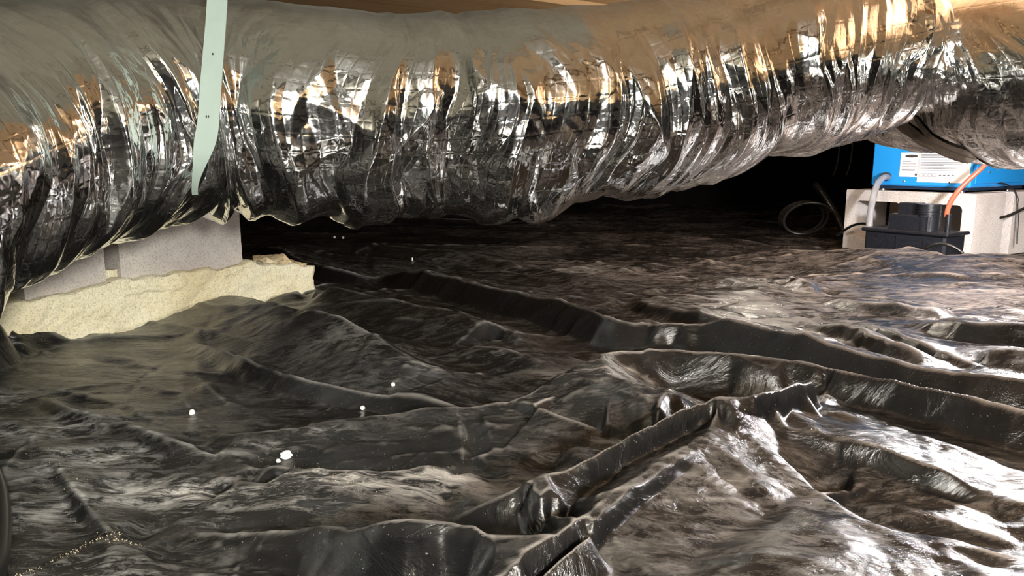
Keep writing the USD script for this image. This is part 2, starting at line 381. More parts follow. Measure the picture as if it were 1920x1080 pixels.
def crest_points():
    """Crest, foot and field points of the sheet; straight facets between them make it taut between its folds, as thick plastic is."""
    rc = np.random.default_rng(3)
    crest, feet = [], []
    for pts, wn, wf, pw in RIDGES:
        q = []
        for (px, py, h) in pts:
            g = G(px, py, h)
            for _ in range(4):
                g = G(px, py, h + float(base_height(g[0], g[1])))
            q.append((g[0], g[1], h))
        q = np.array(q)
        s_ = np.r_[0, np.cumsum(np.linalg.norm(np.diff(q[:, :2], axis=0), axis=1))]
        step = 0.005 if not wn else 0.010 if s_[-1] < 1.2 else 0.016
        n = max(int(s_[-1] / step), 3)
        u = np.linspace(0, s_[-1], n)
        c = np.stack([np.interp(u, s_, q[:, k]) for k in range(3)], 1)
        if n > 8:
            c[:, :2] = gaussian_filter(c[:, :2], (1.2, 0), mode='nearest')
        t = np.gradient(c[:, :2], axis=0); t /= np.linalg.norm(t, axis=1, keepdims=True) + 1e-9
        nn = np.stack([-t[:, 1], t[:, 0]], 1)          # away from the camera
        crest.append(c)
        near = [] if not wn else [(wn * .3, .93), (wn * .65, .6), (wn, .12)] if pw >= 1.3 else [(wn, .06)]
        far = [(wf, .2)] if 0 < wf <= .07 else []
        for prof, sg in ((near, -1), (far, 1)):
            for d, fr in prof:
                k = slice(0, None, 2)
                w = d * (0.92 + .16 * meshkit.noise(np.stack([c[k, 0] * 16, c[k, 1] * 16, 0 * c[k, 0]], -1), 5))
                p = c[k, :2] + sg * nn[k] * w[:, None]
                feet.append(np.column_stack([p, c[k, 2] * fr]))
    for pts in LINES:
        q = np.array([(*G(px, py, h)[:2], h) for px, py, h in pts])
        s_ = np.r_[0, np.cumsum(np.linalg.norm(np.diff(q[:, :2], axis=0), axis=1))]
        u = np.linspace(0, s_[-1], max(int(s_[-1] / .005), 3))
        crest.append(np.stack([np.interp(u, s_, q[:, k]) for k in range(3)], 1))
    crest = np.vstack(crest); feet = np.vstack(feet)
    from scipy.spatial import cKDTree
    feet = feet[cKDTree(crest[:, :2]).query(feet[:, :2])[0] > .008]
    known = np.vstack([crest, feet])
    field = []
    for y in np.exp(np.linspace(math.log(.4), math.log(5.2), 34)) - .30:
        step = .05 + .09 * max(y, 0)
        xs = np.arange(-3.2, 3.6, step) if y > 1.5 else np.arange(-1.9, 1.9, step)
        for x in xs + rc.uniform(-.5, .5) * step:
            field.append((x + rc.normal(0, .2) * step, y + rc.normal(0, .25) * step, abs(rc.normal(0, .0035)) * (1 + .9 * max(y - .8, 0))))
    field = np.array(field)
    field = field[cKDTree(known[:, :2]).query(field[:, :2])[0] > .045 + .03 * np.clip(field[:, 1], 0, 1.5)]
    far_corner = np.array([(-9, -9, 0), (9, -9, 0), (-9, 9, 0), (9, 9, 0)], float)
    return np.vstack([known, field, far_corner])


def ridge_height(x, y):
    c = crest_points()
    z = LinearNDInterpolator(c[:, :2], c[:, 2])(np.stack([x.ravel(), y.ravel()], 1)).reshape(x.shape)
    # small sharp creases, most of them along the folds
    rc = np.random.default_rng(77)
    for k in range(700):
        cy = 0.30 * math.exp(rc.uniform(0, 2.1)); cx = rc.uniform(-.62, .62) * (cy + .25)
        an = -0.62 + rc.normal(0, .38); ln = rc.uniform(.05, .17) * (.5 + cy); h = rc.uniform(.0008, .0030) * (.12 + 1.25 * cy); wd = rc.uniform(.007, .03) * (.45 + .6 * cy); asym = rc.uniform(.25, 1)
        if rc.uniform() < .3: an += 1.1
        bend = rc.normal(0, .25)
        sel = np.nonzero((np.abs(x - cx) < ln) & (np.abs(y - cy) < ln))
        if not len(sel[0]): continue
        dx, dy = x[sel] - cx, y[sel] - cy
        u = (dx * math.cos(an) + dy * math.sin(an)) / (ln * .9); v = -dx * math.sin(an) + dy * math.cos(an) + bend * ln * .5 * u * u
        w = np.where(v > 0, wd, wd * asym)
        z[sel] += h * np.clip(1 - np.abs(v) / w, 0, 1) * np.clip(1 - u * u, 0, 1) ** .7 * (1 if k % 3 else -.8)
    return z


def sheet_height(x, y):
    r = np.hypot(x, y)
    z = gaussian_filter(ridge_height(x, y), 0.85) + base_height(x, y)
    far = smoothstep(1.0, 1.9, r)
    # wide swells, sharp facets, fine crinkles
    ca, sa = math.cos(0.45), math.sin(0.45)
    u, v = ca * x - sa * y, sa * x + ca * y      # u along the folds, v across
    z = z + 0.003 * facet(u / .20, v / .09, 11) * (0.4 + far)
    z = z + 0.014 * far * facet((x + .3 * y) / .30, y / .14, 12)
    z = z + 0.0014 * facet(u / .10, v / .034, 13)
    z = z + 0.0004 * facet(u / .035, v / .014, 14)
    return z


# ------------------------------------------------------------------ setting
WX0, WX1, WY0, WY1, ZC = -3.0, 3.4, -2.6, 4.6, 0.612
obj('floor', box(WX1 - WX0, WY1 - WY0, 0.1, ((WX0 + WX1) / 2, (WY0 + WY1) / 2, -0.15)), M_dark, kind='structure')
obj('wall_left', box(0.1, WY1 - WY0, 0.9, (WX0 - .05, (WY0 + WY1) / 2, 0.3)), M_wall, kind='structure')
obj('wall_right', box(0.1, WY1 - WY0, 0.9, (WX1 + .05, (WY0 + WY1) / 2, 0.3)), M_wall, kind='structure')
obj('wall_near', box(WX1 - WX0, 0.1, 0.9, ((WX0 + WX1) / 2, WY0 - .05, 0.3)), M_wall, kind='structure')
obj('wall_far', box(WX1 - WX0, 0.1, 0.9, ((WX0 + WX1) / 2, WY1 + .05, 0.3)), M_dark, kind='structure')  # darkness beyond the blocks is painted on as near black
# ceiling of broad boards that run away to the right
ceil = obj('ceiling', box(9.0, 9.0, 0.04, (0, 1, ZC + 0.12)), M_wood, kind='structure')
BD = np.array([0.83, 0.55]); BD /= np.linalg.norm(BD); BN = np.array([-BD[1], BD[0]])
off0 = float(BN @ G(500, 2, ZC)[:2])
PITCHB = 0.365
for k in range(-9, 9):
    # each board: its far edge at off0 + k*PITCHB; a narrow groove then the next
    c = off0 + k * PITCHB - PITCHB / 2 + 0.008
    cut = {0: .22, -1: .80, -2: .72, -3: .5}.get(k, .3)      # every row is two boards end to end, greyed to the left and behind to mute the foil reflection, orange ahead
    for a, b, muted in ((-4.5, cut, True), (cut + .003, 5.0, False)):
        if k >= 1: muted = False
        m = box(b - a, PITCHB - 0.022, 0.10, (0, 0, 0), 0.003)
        R = np.eye(4); R[:2, 0] = BD; R[:2, 1] = BN; R[:2, 3] = BN * c + BD * (a + b) / 2; R[2, 3] = ZC + 0.05 + (0.012 if k % 2 else 0)
        m.apply_transform(R)
        obj('board', m, M_muted if muted else M_wood, ceil, smooth=False, label='unseen board greyed to mute the foil reflection' if muted else None)

# ------------------------------------------------------------------ the sheet on the ground
nr, nc = 920, 860
yy = np.exp(np.linspace(math.log(0.38), math.log(WY1 + 0.30), nr)) - 0.30
tt = np.linspace(-1, 1, nc); tt = 0.72 * tt + 0.28 * tt ** 3
xx = tt[None, :] * (0.86 * (yy[:, None] + 0.30) + 0.10)
X = np.clip(xx, WX0 + .02, WX1 - .02); Y = np.clip(np.repeat(yy[:, None], nc, 1), None, WY1 - .02)
Z = sheet_height(X, Y)
# the sheet lies flat under what stands on it
A0 = P(1588, 355, 2.40); PHI = math.radians(55)
T = np.array([math.cos(PHI), -math.sin(PHI)]); IN = np.array([math.sin(PHI), math.cos(PHI)])     # along the blocks' face, into the blocks
ZB = A0[2] - 0.19; ZT = A0[2]
for a0, a1, b0, b1 in ((0, .39, 0, .19), (0.0, .41, .22, .43), (.02, .26, -.20, -.07)):
    a = (X - A0[0]) * T[0] + (Y - A0[1]) * T[1]; b = (X - A0[0]) * IN[0] + (Y - A0[1]) * IN[1]
    out = np.hypot(np.maximum(np.maximum(a0 - a, a - a1), 0), np.maximum(np.maximum(b0 - b, b - b1), 0))
    k = smoothstep(.045, .012, out)
    Z = Z * (1 - k) + k * np.minimum(Z, ZB - .001)
V = np.stack([X, Y, Z], -1).reshape(-1, 3)
Fc = grid_faces(nr, nc)[:, ::-1]
# where the sheet is dustier or cleaner, fold shade painted in as negative amounts (picture point, size in metres along and across, amount), and pale lines on convex creases
DUST_SHADE = 0.42 + 0.36 * smoothstep(-.25, .2, X)
for px, py, rx, ry, amt in ((20, 715, .05, .03, 3.4), (90, 770, .05, .03, 3.4), (180, 825, .05, .03, 3.4), (270, 880, .05, .025, 3.4), (370, 895, .05, .022, 3.2), (480, 890, .05, .02, 3.0), (600, 885, .06, .016, 2.6), (760, 880, .08, .02, 1.6), (380, 950, .05, .012, 2.6), (500, 930, .05, .012, 2.), (40, 930, .05, .06, 1.7), (120, 1040, .07, .03, 2.0), (230, 1060, .05, .03, 1.),
 (420, 826, .022, .006, 3.), (500, 811, .022, .006, 3.), (600, 794, .022, .006, 3.), (700, 779, .022, .006, 3.), (800, 768, .022, .006, 2.5), (670, 607, .025, .012, 2.5), (730, 645, .025, .012, 2.5), (800, 685, .02, .01, 2.5), (940, 652, .03, .01, 2.), (1030, 685, .02, .012, 2.),
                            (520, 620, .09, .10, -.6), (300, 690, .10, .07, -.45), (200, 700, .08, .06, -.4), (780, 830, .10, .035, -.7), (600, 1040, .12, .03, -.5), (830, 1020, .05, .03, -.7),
                            (1500, 560, .25, .18, .8), (1600, 640, .12, .08, 1.0), (1200, 700, .06, .06, .9), (1150, 560, .2, .1, .4), (1380, 700, .05, .03, -.8), (1700, 780, .14, .06, -.75), (1850, 720, .08, .04, -.6), (1150, 620, .10, .04, -.7),  # negative amounts paint the shade on the right folds' near faces
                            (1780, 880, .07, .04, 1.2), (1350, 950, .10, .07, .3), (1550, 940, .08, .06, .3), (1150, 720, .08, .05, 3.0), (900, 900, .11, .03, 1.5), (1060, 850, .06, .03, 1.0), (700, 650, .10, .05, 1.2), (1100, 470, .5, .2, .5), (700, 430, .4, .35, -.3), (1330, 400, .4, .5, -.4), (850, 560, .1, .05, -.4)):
    g = G(px, py, .02)
    DUST_SHADE += amt * np.exp(-((X - g[0]) / rx) ** 2 - ((Y - g[1]) / ry) ** 2)
DUST_SHADE = np.clip(DUST_SHADE * (0.7 + 0.6 * meshkit.fbm(np.stack([X * 9 + Y * 4, Y * 22, 0 * X], -1), 3, 4)), 0.05, 6.0)
conv = gaussian_filter(Z, 0.35) - gaussian_filter(Z, 1.0)
CREASE = np.clip(conv / (0.0004 * (0.30 + Y)) - 0.32, 0, 1) * np.clip(1.5 * meshkit.fbm(np.stack([X * 26, Y * 26, 0 * X], -1), 3, 6) - .3, 0, 1)
sheet_path = obj('plastic_sheet', (V, Fc), M_plastic, smooth=True, label='large dusty black plastic ground sheet lying in creased folds across the crawl space', category='plastic sheet')
for nm, arr in (('dust_shade', DUST_SHADE), ('crease', CREASE)):
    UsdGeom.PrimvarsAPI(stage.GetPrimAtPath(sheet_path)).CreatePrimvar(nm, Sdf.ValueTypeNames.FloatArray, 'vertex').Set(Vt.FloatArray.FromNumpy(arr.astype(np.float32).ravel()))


def ground_z(x, y):
    return float(sheet_height_at(np.array([[x]]), np.array([[y]])))


from scipy.spatial import cKDTree
SHEET = cKDTree(V[:, :2])


def on_sheet(x, y):
    return float(V[SHEET.query([x, y])[1], 2])


def hit(px, py):
    """The point of the sheet that the photograph shows at this pixel."""
    r = ray(px, py)
    for t in np.arange(0.2, 4.5, 0.004):
        p = EYE + r * t
        if p[2] < on_sheet(p[0], p[1]):
            return p
    return EYE + r * 3


# ------------------------------------------------------------------ flexible duct
RD = 0.135


def duct(path, radius, nseg, seed, pinch=(), nth=320, twist=0.0, lobe=0.0095, close=0.0, lead=0.0, dense=0.0):
    c = spline(path, 4000)
    s = np.r_[0, np.cumsum(np.linalg.norm(np.diff(c, axis=0), axis=1))]
    ss = np.linspace(0, s[-1], nseg) if not lead else np.r_[np.linspace(0, lead, 90, endpoint=False), np.linspace(lead, s[-1], nseg - 90)]
    if dense:
        ss = np.r_[np.linspace(0, dense, nseg - 60, endpoint=False), np.linspace(dense, s[-1], 60)]
    c = np.stack([np.interp(ss, s, c[:, k]) for k in range(3)], 1)
    s = np.r_[0, np.cumsum(np.linalg.norm(np.diff(c, axis=0), axis=1))]
    t = np.gradient(c, axis=0); t /= np.linalg.norm(t, axis=1, keepdims=True)
    upv = np.array([0, 0, 1.0])
    a = np.cross(t, upv); a /= np.linalg.norm(a, axis=1, keepdims=True)      # towards the camera
    b = np.cross(a, t)                                                       # up
    # dense towards the camera (angle 0), sparse at the back
    e = np.linspace(-1, 1, nth); th = np.pi * (0.62 * e + 0.38 * e ** 3)
    S, TH = np.meshgrid(s, th, indexing='ij')
    arc = TH * radius
    low = smoothstep(1.05, 0.25, TH + 0.35 * (meshkit.noise(np.stack([S / .06, 0 * S, 0 * S], -1), seed + 2) - .5))            # the jacket is loose at the side and below, stretched smooth above
    Sx = S + twist * arc + 0.012 * np.sin(arc * 22 + S * 9) + 0.030 * (meshkit.fbm(np.stack([S / .09, arc / .09, 0 * S], -1), 2, seed + 11) - .5)
    f1 = facet(Sx / .036, arc / .15, seed)
    f0 = 1 - 2 * np.abs(facet(Sx / .05, arc / .24, seed + 5))
    f2 = facet(Sx / .022, arc / .060, seed + 1)
    f3 = facet((Sx + .3 * arc) / .013, arc / .020, seed + 2)
    f4 = facet(S / .11, arc / .2, seed + 3)
    calm = 0.35 + 0.65 * meshkit.noise(np.stack([S / .09, arc / .05, 0 * S], -1), seed)
    D = lobe * (f1 + .7 * f0) * (0.30 + 0.70 * low) + 0.0068 * f2 * (0.12 + 0.88 * low) * calm + 0.0012 * f3 * (0.1 + 0.9 * low) * calm + 0.006 * f4
    for s0, depth, w in pinch:
        g = np.exp(-((S - s0) / w) ** 2)
        D = D - depth * g + 0.0025 * g * facet(S / .05, arc / .022, seed + 7) * np.exp(-((S - s0) / (w * 2)) ** 2)
    Rr = radius + D
    if close:      # the jacket's end is gathered over the joint
        k = np.clip((s[-1] - S) / close, 0, 1)
        Rr = Rr * (0.62 + 0.38 * np.sqrt(1 - (1 - k) ** 2)) + 0.006 * np.exp(-((k - .75) / .2) ** 2)
    Vv = c[:, None] + Rr[..., None] * (np.cos(TH)[..., None] * a[:, None] + np.sin(TH)[..., None] * b[:, None])
    uv = np.stack([Sx, arc], -1).reshape(-1, 2)
    return Vv, uv, s, c


pathA = [np.array((-1.55, -1.5, .29)), np.array((-1.25, -.65, .26)), np.array((-.98, .02, .235)), P(-620, 520, .54), P(-330, 385, .62), P(0, 266, .765), P(200, 226, .865), P(392, 202, .945), P(600, 217, .975), P(800, 228, 1.025), P(1000, 212, 1.06), P(1150, 192, 1.105), P(1300, 165, 1.15), P(1460, 130, 1.19), P(1590, 98, 1.235), P(1676, 76, 1.265)]
cA = spline(pathA, 2000); sA = np.r_[0, np.cumsum(np.linalg.norm(np.diff(cA, axis=0), axis=1))]
i_strap = int(np.argmin(np.linalg.norm(cA - P(392, 202, .945), axis=1)))
pathB = [P(1560, 125, 1.62), P(1640, 138, 1.50), P(1740, 136, 1.36), P(1830, 139, 1.24), P(1940, 142, 1.12), (1.05, .97, .375), (1.5, .86, .365), (2.3, .78, .36)]
duct_t = thing('flex_duct', 'long silver foil insulated flexible duct slung under the floor boards', 'air duct')
vA, uvA, s_A, c_A = duct(pathA, RD, 1050, 21, pinch=[(sA[i_strap], 0.004, 0.05)], twist=-0.06, close=.035, lead=float(sA[int(np.argmin(np.linalg.norm(cA - P(-330, 385, .62), axis=1)))]))
n, m, _ = vA.shape
obj('jacket', (vA.reshape(-1, 3), grid_faces(n, m)[:, ::-1]), M_foil, duct_t, smooth=True, uv=uvA)
vB, uvB, s_B, c_B = duct(pathB, RD * 0.98, 420, 41, twist=0.25, lobe=0.0065, dense=.78)
n, m, _ = vB.shape
obj('jacket', (vB.reshape(-1, 3), grid_faces(n, m)[:, ::-1]), M_foil, duct_t, smooth=True, uv=uvB)

# tape wound slantwise over the second length, and over the joint
def wound(Vg, i0, slope, half, t0, t1, lift=.0025):
    n, m, _ = Vg.shape
    js = np.arange(int(m * t0), int(m * t1)); rows = []
    for w in np.linspace(-1, 1, 9):
        ii = np.clip(i0 + slope * (js / m - .5) + half * w, 0, n - 2); k = ii.astype(int); f = (ii - k)[:, None]
        p = Vg[k, js] * (1 - f) + Vg[k + 1, js] * f
        c = Vg[k].mean(1)
        d = p - c; d /= np.linalg.norm(d, axis=1, keepdims=True)
        rows.append(p + d * lift)
    g = np.array(rows)
    return g.reshape(-1, 3), grid_faces(*g.shape[:2])[:, ::-1]


obj('tape_strip', wound(vB, 146, -215, 13, .2, .66), M_tape, duct_t, smooth=True, label='slanting darker tape strip')
obj('tape_strip', wound(vB, 178, -205, 7, .2, .66), M_tape, duct_t, smooth=True, label='slanting darker tape strip')

# ------------------------------------------------------------------ hanger strap
edge = [((392, -340), (431, -340), .78), ((390, -120), (428, -120), .78), ((388, 0), (426, 0), .785), ((381, 90), (420, 90), .785), ((373, 190), (413, 190), .785), ((369, 235), (410, 235), .788), ((364, 262), (406, 262), .79), ((362, 300), (388, 306), .797), ((360, 335), (374, 338), .81), ((360, 366), (371, 366), .83)]
L = spline([P(*a, d) for a, b, d in edge], 60); R_ = spline([P(*b, d) for a, b, d in edge], 60)
nrm = np.array([0.0, 0.0012, 0])
Vs = np.concatenate([L, R_, R_ + nrm, L + nrm]); N = 60
fs = []
for i in range(N - 1):
    for k in range(4):
        a, b = k * N + i, ((k + 1) % 4) * N + i
        fs += [[a, b, b + 1], [a, b + 1, a + 1]]
fs += [[0, 2 * N, N], [0, 3 * N, 2 * N], [N - 1, 2 * N - 1, 3 * N - 1], [N - 1, 3 * N - 1, 4 * N - 1]]
ms = trimesh.Trimesh(Vs, fs, process=False); ms.fix_normals()
strap = thing('hanger_strap', 'pale green plastic hanger strap holding up the foil duct', 'strap')
obj('band', ms, M_strap, strap, smooth=30)
for (px, py) in ((399, 101), (387, 218), (391, 218)):
    p = P(px, py, .784)
    obj('print_mark', box(.0009, .0008, .0022, p), M_ink, strap, smooth=False, label='tiny dark printed mark')

# ------------------------------------------------------------------ concrete pier at the left
F0, F1 = G(75, 655), G(590, 545)
E1 = (F1 - F0)[:2]; LF = float(np.linalg.norm(E1)); E1 /= LF; EN = np.array([E1[1], -E1[0]])


def face_at(px, py, back=0.0):
    """Point where a pixel's ray meets the pier's front plane moved back by so much; returns (along, z)."""
    r = ray(px, py)
    t = (EN @ F0[:2] - back - EN @ EYE[:2]) / (EN @ r[:2])
    p = EYE + r * t
    return float(E1 @ (p[:2] - F0[:2])), float(p[2])


PM = np.eye(4); PM[:2, 0] = E1; PM[:2, 1] = -EN; PM[:2, 3] = F0[:2]      # local x along the face, y into the pier, z up


def rough_slab(outline_top, x0, x1, zb, depth, seed, amp=0.004, nx=90, nz=24, nd=24, y0=0.0):
    """A cast lump: front, top and ends, its top following outline_top(x), roughened all over."""
    m = trimesh.creation.box([x1 - x0, depth, 1.0]); m.apply_translation([(x0 + x1) / 2, y0 + depth / 2, 0.5])
    m = m.subdivide_to_size(max((x1 - x0) / nx, 0.004), max_iter=12) if False else m
    us = np.linspace(x0, x1, nx); ws = np.linspace(0, 1, nz); ds = np.linspace(0, depth, nd)
    parts = []
    def sheet(A, Bq, fn, flip=False):
        gx, gy = np.meshgrid(A, Bq, indexing='ij'); v = fn(gx, gy).reshape(-1, 3); f = grid_faces(len(A), len(Bq))
        parts.append(trimesh.Trimesh(v, f[:, ::-1] if flip else f, process=False))
    top = lambda x: np.vectorize(outline_top)(x)
    sheet(us, ws, lambda x, w: np.stack([x, 0 * x + y0, zb + w * (top(x) - zb)], -1))
    sheet(us, ds, lambda x, d: np.stack([x, d + y0, top(x)], -1))
    sheet(us, ws, lambda x, w: np.stack([x, 0 * x + y0 + depth, zb + w * (top(x) - zb)], -1), True)
    for xe, fl in ((x0, True), (x1, False)):
        sheet(ds, ws, lambda d, w: np.stack([0 * d + xe, d + y0, zb + w * (top(0 * d + xe) - zb)], -1), fl)
    mm = cat(parts); mm.merge_vertices()
    mm.fix_normals()
    v = np.array(mm.vertices)
    nn = np.array(mm.vertex_normals)
    q = v * 22
    d = (meshkit.fbm(q, 4, seed) - 0.5) * 2 * amp + (meshkit.noise(v * 160, seed + 9) - .5) * amp * 0.5
    mm.vertices = v + nn * d[:, None]
    return mm


bl = [face_at(455, 497, .012), face_at(228, 527, .012), face_at(200, 530, .012), face_at(75, 548, .012)]
zf = [face_at(590, 500)[1], face_at(470, 492)[1], face_at(455, 497)[1], face_at(228, 525)[1], face_at(75, 560)[1]]
xs_f = [face_at(590, 520)[0], face_at(470, 500)[0], face_at(455, 500)[0], face_at(228, 530)[0], face_at(75, 560)[0]]
order = np.argsort(xs_f)
top_f = lambda x: float(np.interp(x, np.array(xs_f)[order], np.array(zf)[order])) + 0.003 * math.sin(x * 90) * math.sin(x * 37)
x_right = face_at(588, 520)[0]
pier = thing('concrete_pier', 'pale concrete block pier on a rough yellowish footing under the left of the duct', 'pier', loc=(F0[0], F0[1], 0), rotz=math.atan2(E1[1], E1[0]))
obj('footing', rough_slab(top_f, -0.16, x_right, -0.12, 0.42, 3, 0.009, 150, 44, 30), M_footing, pier, smooth=40, label='rough yellowish concrete footing')
zb = min(b[1] for b in bl) - 0.004
for (xa, xb, sd) in ((bl[1][0], bl[0][0], 4), (bl[3][0] - .02, bl[2][0], 5)):
    obj('block', rough_slab(lambda x: ZC - 0.10, xa, xb, zb, 0.30, sd, 0.0012, 40, 40, 10, y0=0.012), M_pier, pier, smooth=40)
    for lev in (1,):
        pass
obj('mortar', rough_slab(lambda x: zb + 0.026, bl[2][0], bl[1][0], zb - .01, 0.25, 6, 0.003, 14, 16, 10, y0=0.020), M_footing, pier, smooth=40)
# mortar squeezed out along the foot of the blocks
pts = [(*(lambda q: (q[0], 0.004, q[1]))(face_at(px, py, .0)),) for px, py in ((90, 575), (150, 568), (215, 556), (260, 545), (330, 538), (400, 520), (450, 508))]
mt = tube(spline(pts, 90), np.interp(np.linspace(0, 1, 90), [0, .2, .6, 1], [.004, .008, .006, .003]), 10)
v = np.array(mt.vertices); mt.vertices = v + np.array(mt.vertex_normals) * ((meshkit.fbm(v * 60, 3, 8) - .4) * .012)[:, None]
obj('mortar', mt, M_footing, pier, smooth=50)
q = face_at(530, 493, .03)
rk = np.random.default_rng(19); chunks = []
for dx, dy, rx, ry, rz in ((-.012, .035, .030, .035, .012), (.016, .045, .026, .035, .010), (.034, .03, .016, .02, .007), (-.034, .03, .012, .02, .010)):
    hull = trimesh.convex.convex_hull(rk.normal(0, 1, (26, 3)) / 1.6 * [rx, ry, rz]).subdivide_to_size(.006)
    hull.merge_vertices(); v = np.array(hull.vertices); hull.vertices = v + np.array(hull.vertex_normals) * ((meshkit.fbm(v * 120 + dx * 300, 4, 2) - .5) * .007)[:, None]
    hull.apply_translation((q[0] + dx, dy, top_f(q[0] + dx) + rz * .2)); chunks.append(hull)
lump = cat(chunks)
obj('broken_edge', lump, M_lump, pier, smooth=35, label='broken orange-stained concrete lump on the footing end')

# ------------------------------------------------------------------ dehumidifier on two blocks, with its pump
ROT = math.atan2(T[1], T[0])


def loc2(a, b, z):
    p = A0[:2] + T * a + IN * b
    return (p[0], p[1], z)


from shapely.geometry import box as sbox
from shapely import affinity


def hollow_block(L=.39, H=.19, D=.19, wall=.034):
    """A two-core block laid on its side: the cores run from the front through to the back (local y)."""
    outer = sbox(0, 0, L, H).buffer(-.004).buffer(.004)
    cw = (L - 3 * wall) / 2
    holes = [sbox(wall + k * (cw + wall), wall, wall + k * (cw + wall) + cw, H - wall).buffer(-.016).buffer(.016) for k in (0, 1)]
    shape = outer
    for h in holes:
        shape = shape.difference(h)
    m = trimesh.creation.extrude_polygon(shape, D, engine='earcut')
    m.apply_transform(np.array([[1, 0, 0, 0], [0, 0, 1, 0], [0, 1, 0, 0], [0, 0, 0, 1.0]]))
    m.fix_normals()
    return m


b1 = thing('concrete_block', 'grey hollow concrete block under the front of the blue dehumidifier, pump before its openings', 'concrete block', loc=(A0[0], A0[1], ZB), rotz=ROT)
obj('body', hollow_block(), M_block, b1, smooth=25)
p2 = loc2(.395, .235, ZB)
b2 = thing('concrete_block', 'grey concrete block behind the other, under the rear of the blue dehumidifier', 'concrete block', loc=(p2[0], p2[1], ZB), rotz=ROT - math.radians(4))
m = hollow_block(); m.apply_translation([-.39, 0, 0])
obj('body', m, M_block, b2, smooth=25)

# blue cabinet
BA = None
for a in np.linspace(0, .39, 400):      # where the cabinet's left edge stands on the block
    q = np.array(loc2(a, .012, ZT + .012)) - EYE
    pxx = 960 + F * (q @ RIGHT) / (q @ FWD)
    if pxx >= 1632:
        BA = a; break
BW, BD_, BH = 0.30, 0.37, 0.27
for w in np.linspace(.2, .4, 400):
    q = np.array(loc2(BA + w, .012, ZT + .012)) - EYE
    if 960 + F * (q @ RIGHT) / (q @ FWD) >= 1818:
        BW = w; break
bl0 = loc2(BA, .012, ZT)
dh = thing('dehumidifier', 'blue metal crawl space dehumidifier with white labels on concrete blocks', 'dehumidifier', loc=bl0, rotz=ROT)
obj('cabinet', box(BW, BD_, BH, (BW / 2, BD_ / 2, .016 + BH / 2), .004), M_blue, dh, smooth=False)
obj('base_pan', box(BW - .012, BD_ - .012, .010, (BW / 2, BD_ / 2, .012)), M_dkblue, dh, smooth=False)  # dark slab standing in for the shade in the gap
for (fx, fy) in ((.03, .02), (BW - .03, .02), (.03, BD_ - .05), (BW - .03, BD_ - .05)):
    c = trimesh.creation.cylinder(.009, .012, sections=20); c.apply_translation((fx, fy, .006))
    obj('foot', c, M_screw, dh)
# side panel with folded lip on the right face
obj('side_panel', box(.004, BD_ * .82, .07, (BW + .002, BD_ * .47, .062), .0015), M_blue, dh, smooth=False)
for k, (fy, fz) in enumerate(((.10, .05), (.24, .065), (.40, .06), (.44, .085), (.47, .09))):
    c = trimesh.creation.icosphere(2, .0038); c.apply_scale([.6, 1, 1]); c.apply_translation((BW + .005, fy, fz + .01))
    obj('screw', c, M_screw, dh)
for (fx, fz) in ((.015, .022), (.105, .024), (BW - .055, .024)):
    c = trimesh.creation.icosphere(2, .0042); c.apply_scale([1, .6, 1]); c.apply_translation((fx, -.001, fz + .006))
    obj('screw', c, M_screw, dh)


def dloc(px, py):
    """Local (x, z) on the cabinet's front for a pixel."""
    n = -IN; o = np.array(loc2(0, .012, 0))[:2]
    r = ray(px, py); t = (n @ (o - EYE[:2])) / (n @ r[:2]); p = EYE + r * t
    return float(T @ (p[:2] - np.array(bl0[:2]))), float(p[2] - ZT)


def label(name, c4, text):
    (x0, z1), (x1, z0) = dloc(*c4[0]), dloc(*c4[1])
    lab = obj(name, box(x1 - x0, .0012, z1 - z0, ((x0 + x1) / 2, -.0006, (z0 + z1) / 2), .0004), M_label, dh, smooth=False, label=text)
    return lab, x0, x1, z0, z1


lab, x0, x1, z0, z1 = label('rating_label', ((1690, 286), (1723, 332)), 'small white rating label')
w, h = x1 - x0, z1 - z0
e = trimesh.creation.cylinder(1, .0006, sections=28); e.apply_transform(trimesh.transformations.rotation_matrix(math.pi / 2, [1, 0, 0])); e.apply_scale([w * .32, 1, h * .06]); e.apply_translation((x0 + w * .55, -.0014, z1 - h * .15))
obj('logo_mark', e, M_ink, lab, label='dark oval maker mark')
for k, (fz, a, b) in enumerate(((.36, .1, .55), (.46, .1, .8), (.57, .1, .9), (.70, .12, .8), (.73, .12, .74))):
    obj('print_line', box(w * (b - a), .0005, .0016, (x0 + w * (a + b) / 2, -.0014, z1 - h * fz)), M_ink_grey, lab, smooth=False)
obj('print_mark', box(w * .1, .0005, w * .1, (x0 + w * .85, -.0014, z1 - h * .9)), M_ink, lab, smooth=False)
lab, x0, x1, z0, z1 = label('warning_label', ((1724, 285), (1817, 344)), 'large white label of small print')
w, h = x1 - x0, z1 - z0
for k in range(11):
    b = (.92, .85, .95, .9, .6, .95, .93, .5, .9, .95, .7)[k]
    obj('print_line', box(w * (b - .05), .0005, .0013, (x0 + w * (.05 + b) / 2, -.0014, z1 - h * (.08 + .052 * k))), M_ink_grey, lab, smooth=False)
for k, fx in enumerate((.08, .17, .25, .33, .45, .53, .61, .69)):
    s = w * .032
    z = z1 - h * .76
    fr = cat([box(s * 2, .0005, .0009, (0, 0, s)), box(s * 2, .0005, .0009, (0, 0, -s)), box(.0009, .0005, s * 2, (-s, 0, 0)), box(.0009, .0005, s * 2, (s, 0, 0))]) if k < 4 else box(s * 1.4, .0005, s * .7)
    fr.apply_translation((x0 + w * fx, -.0014, z))
    obj('pictogram', fr, M_ink_grey, lab, smooth=False)
# drain port
(qx, qz) = dloc(1664, 331)
c = trimesh.creation.cylinder(.013, .02, sections=24); c.apply_transform(trimesh.transformations.rotation_matrix(math.pi / 2, [1, 0, 0])); c.apply_translation((qx, -.008, qz))
obj('drain_port', c, M_ink, dh)

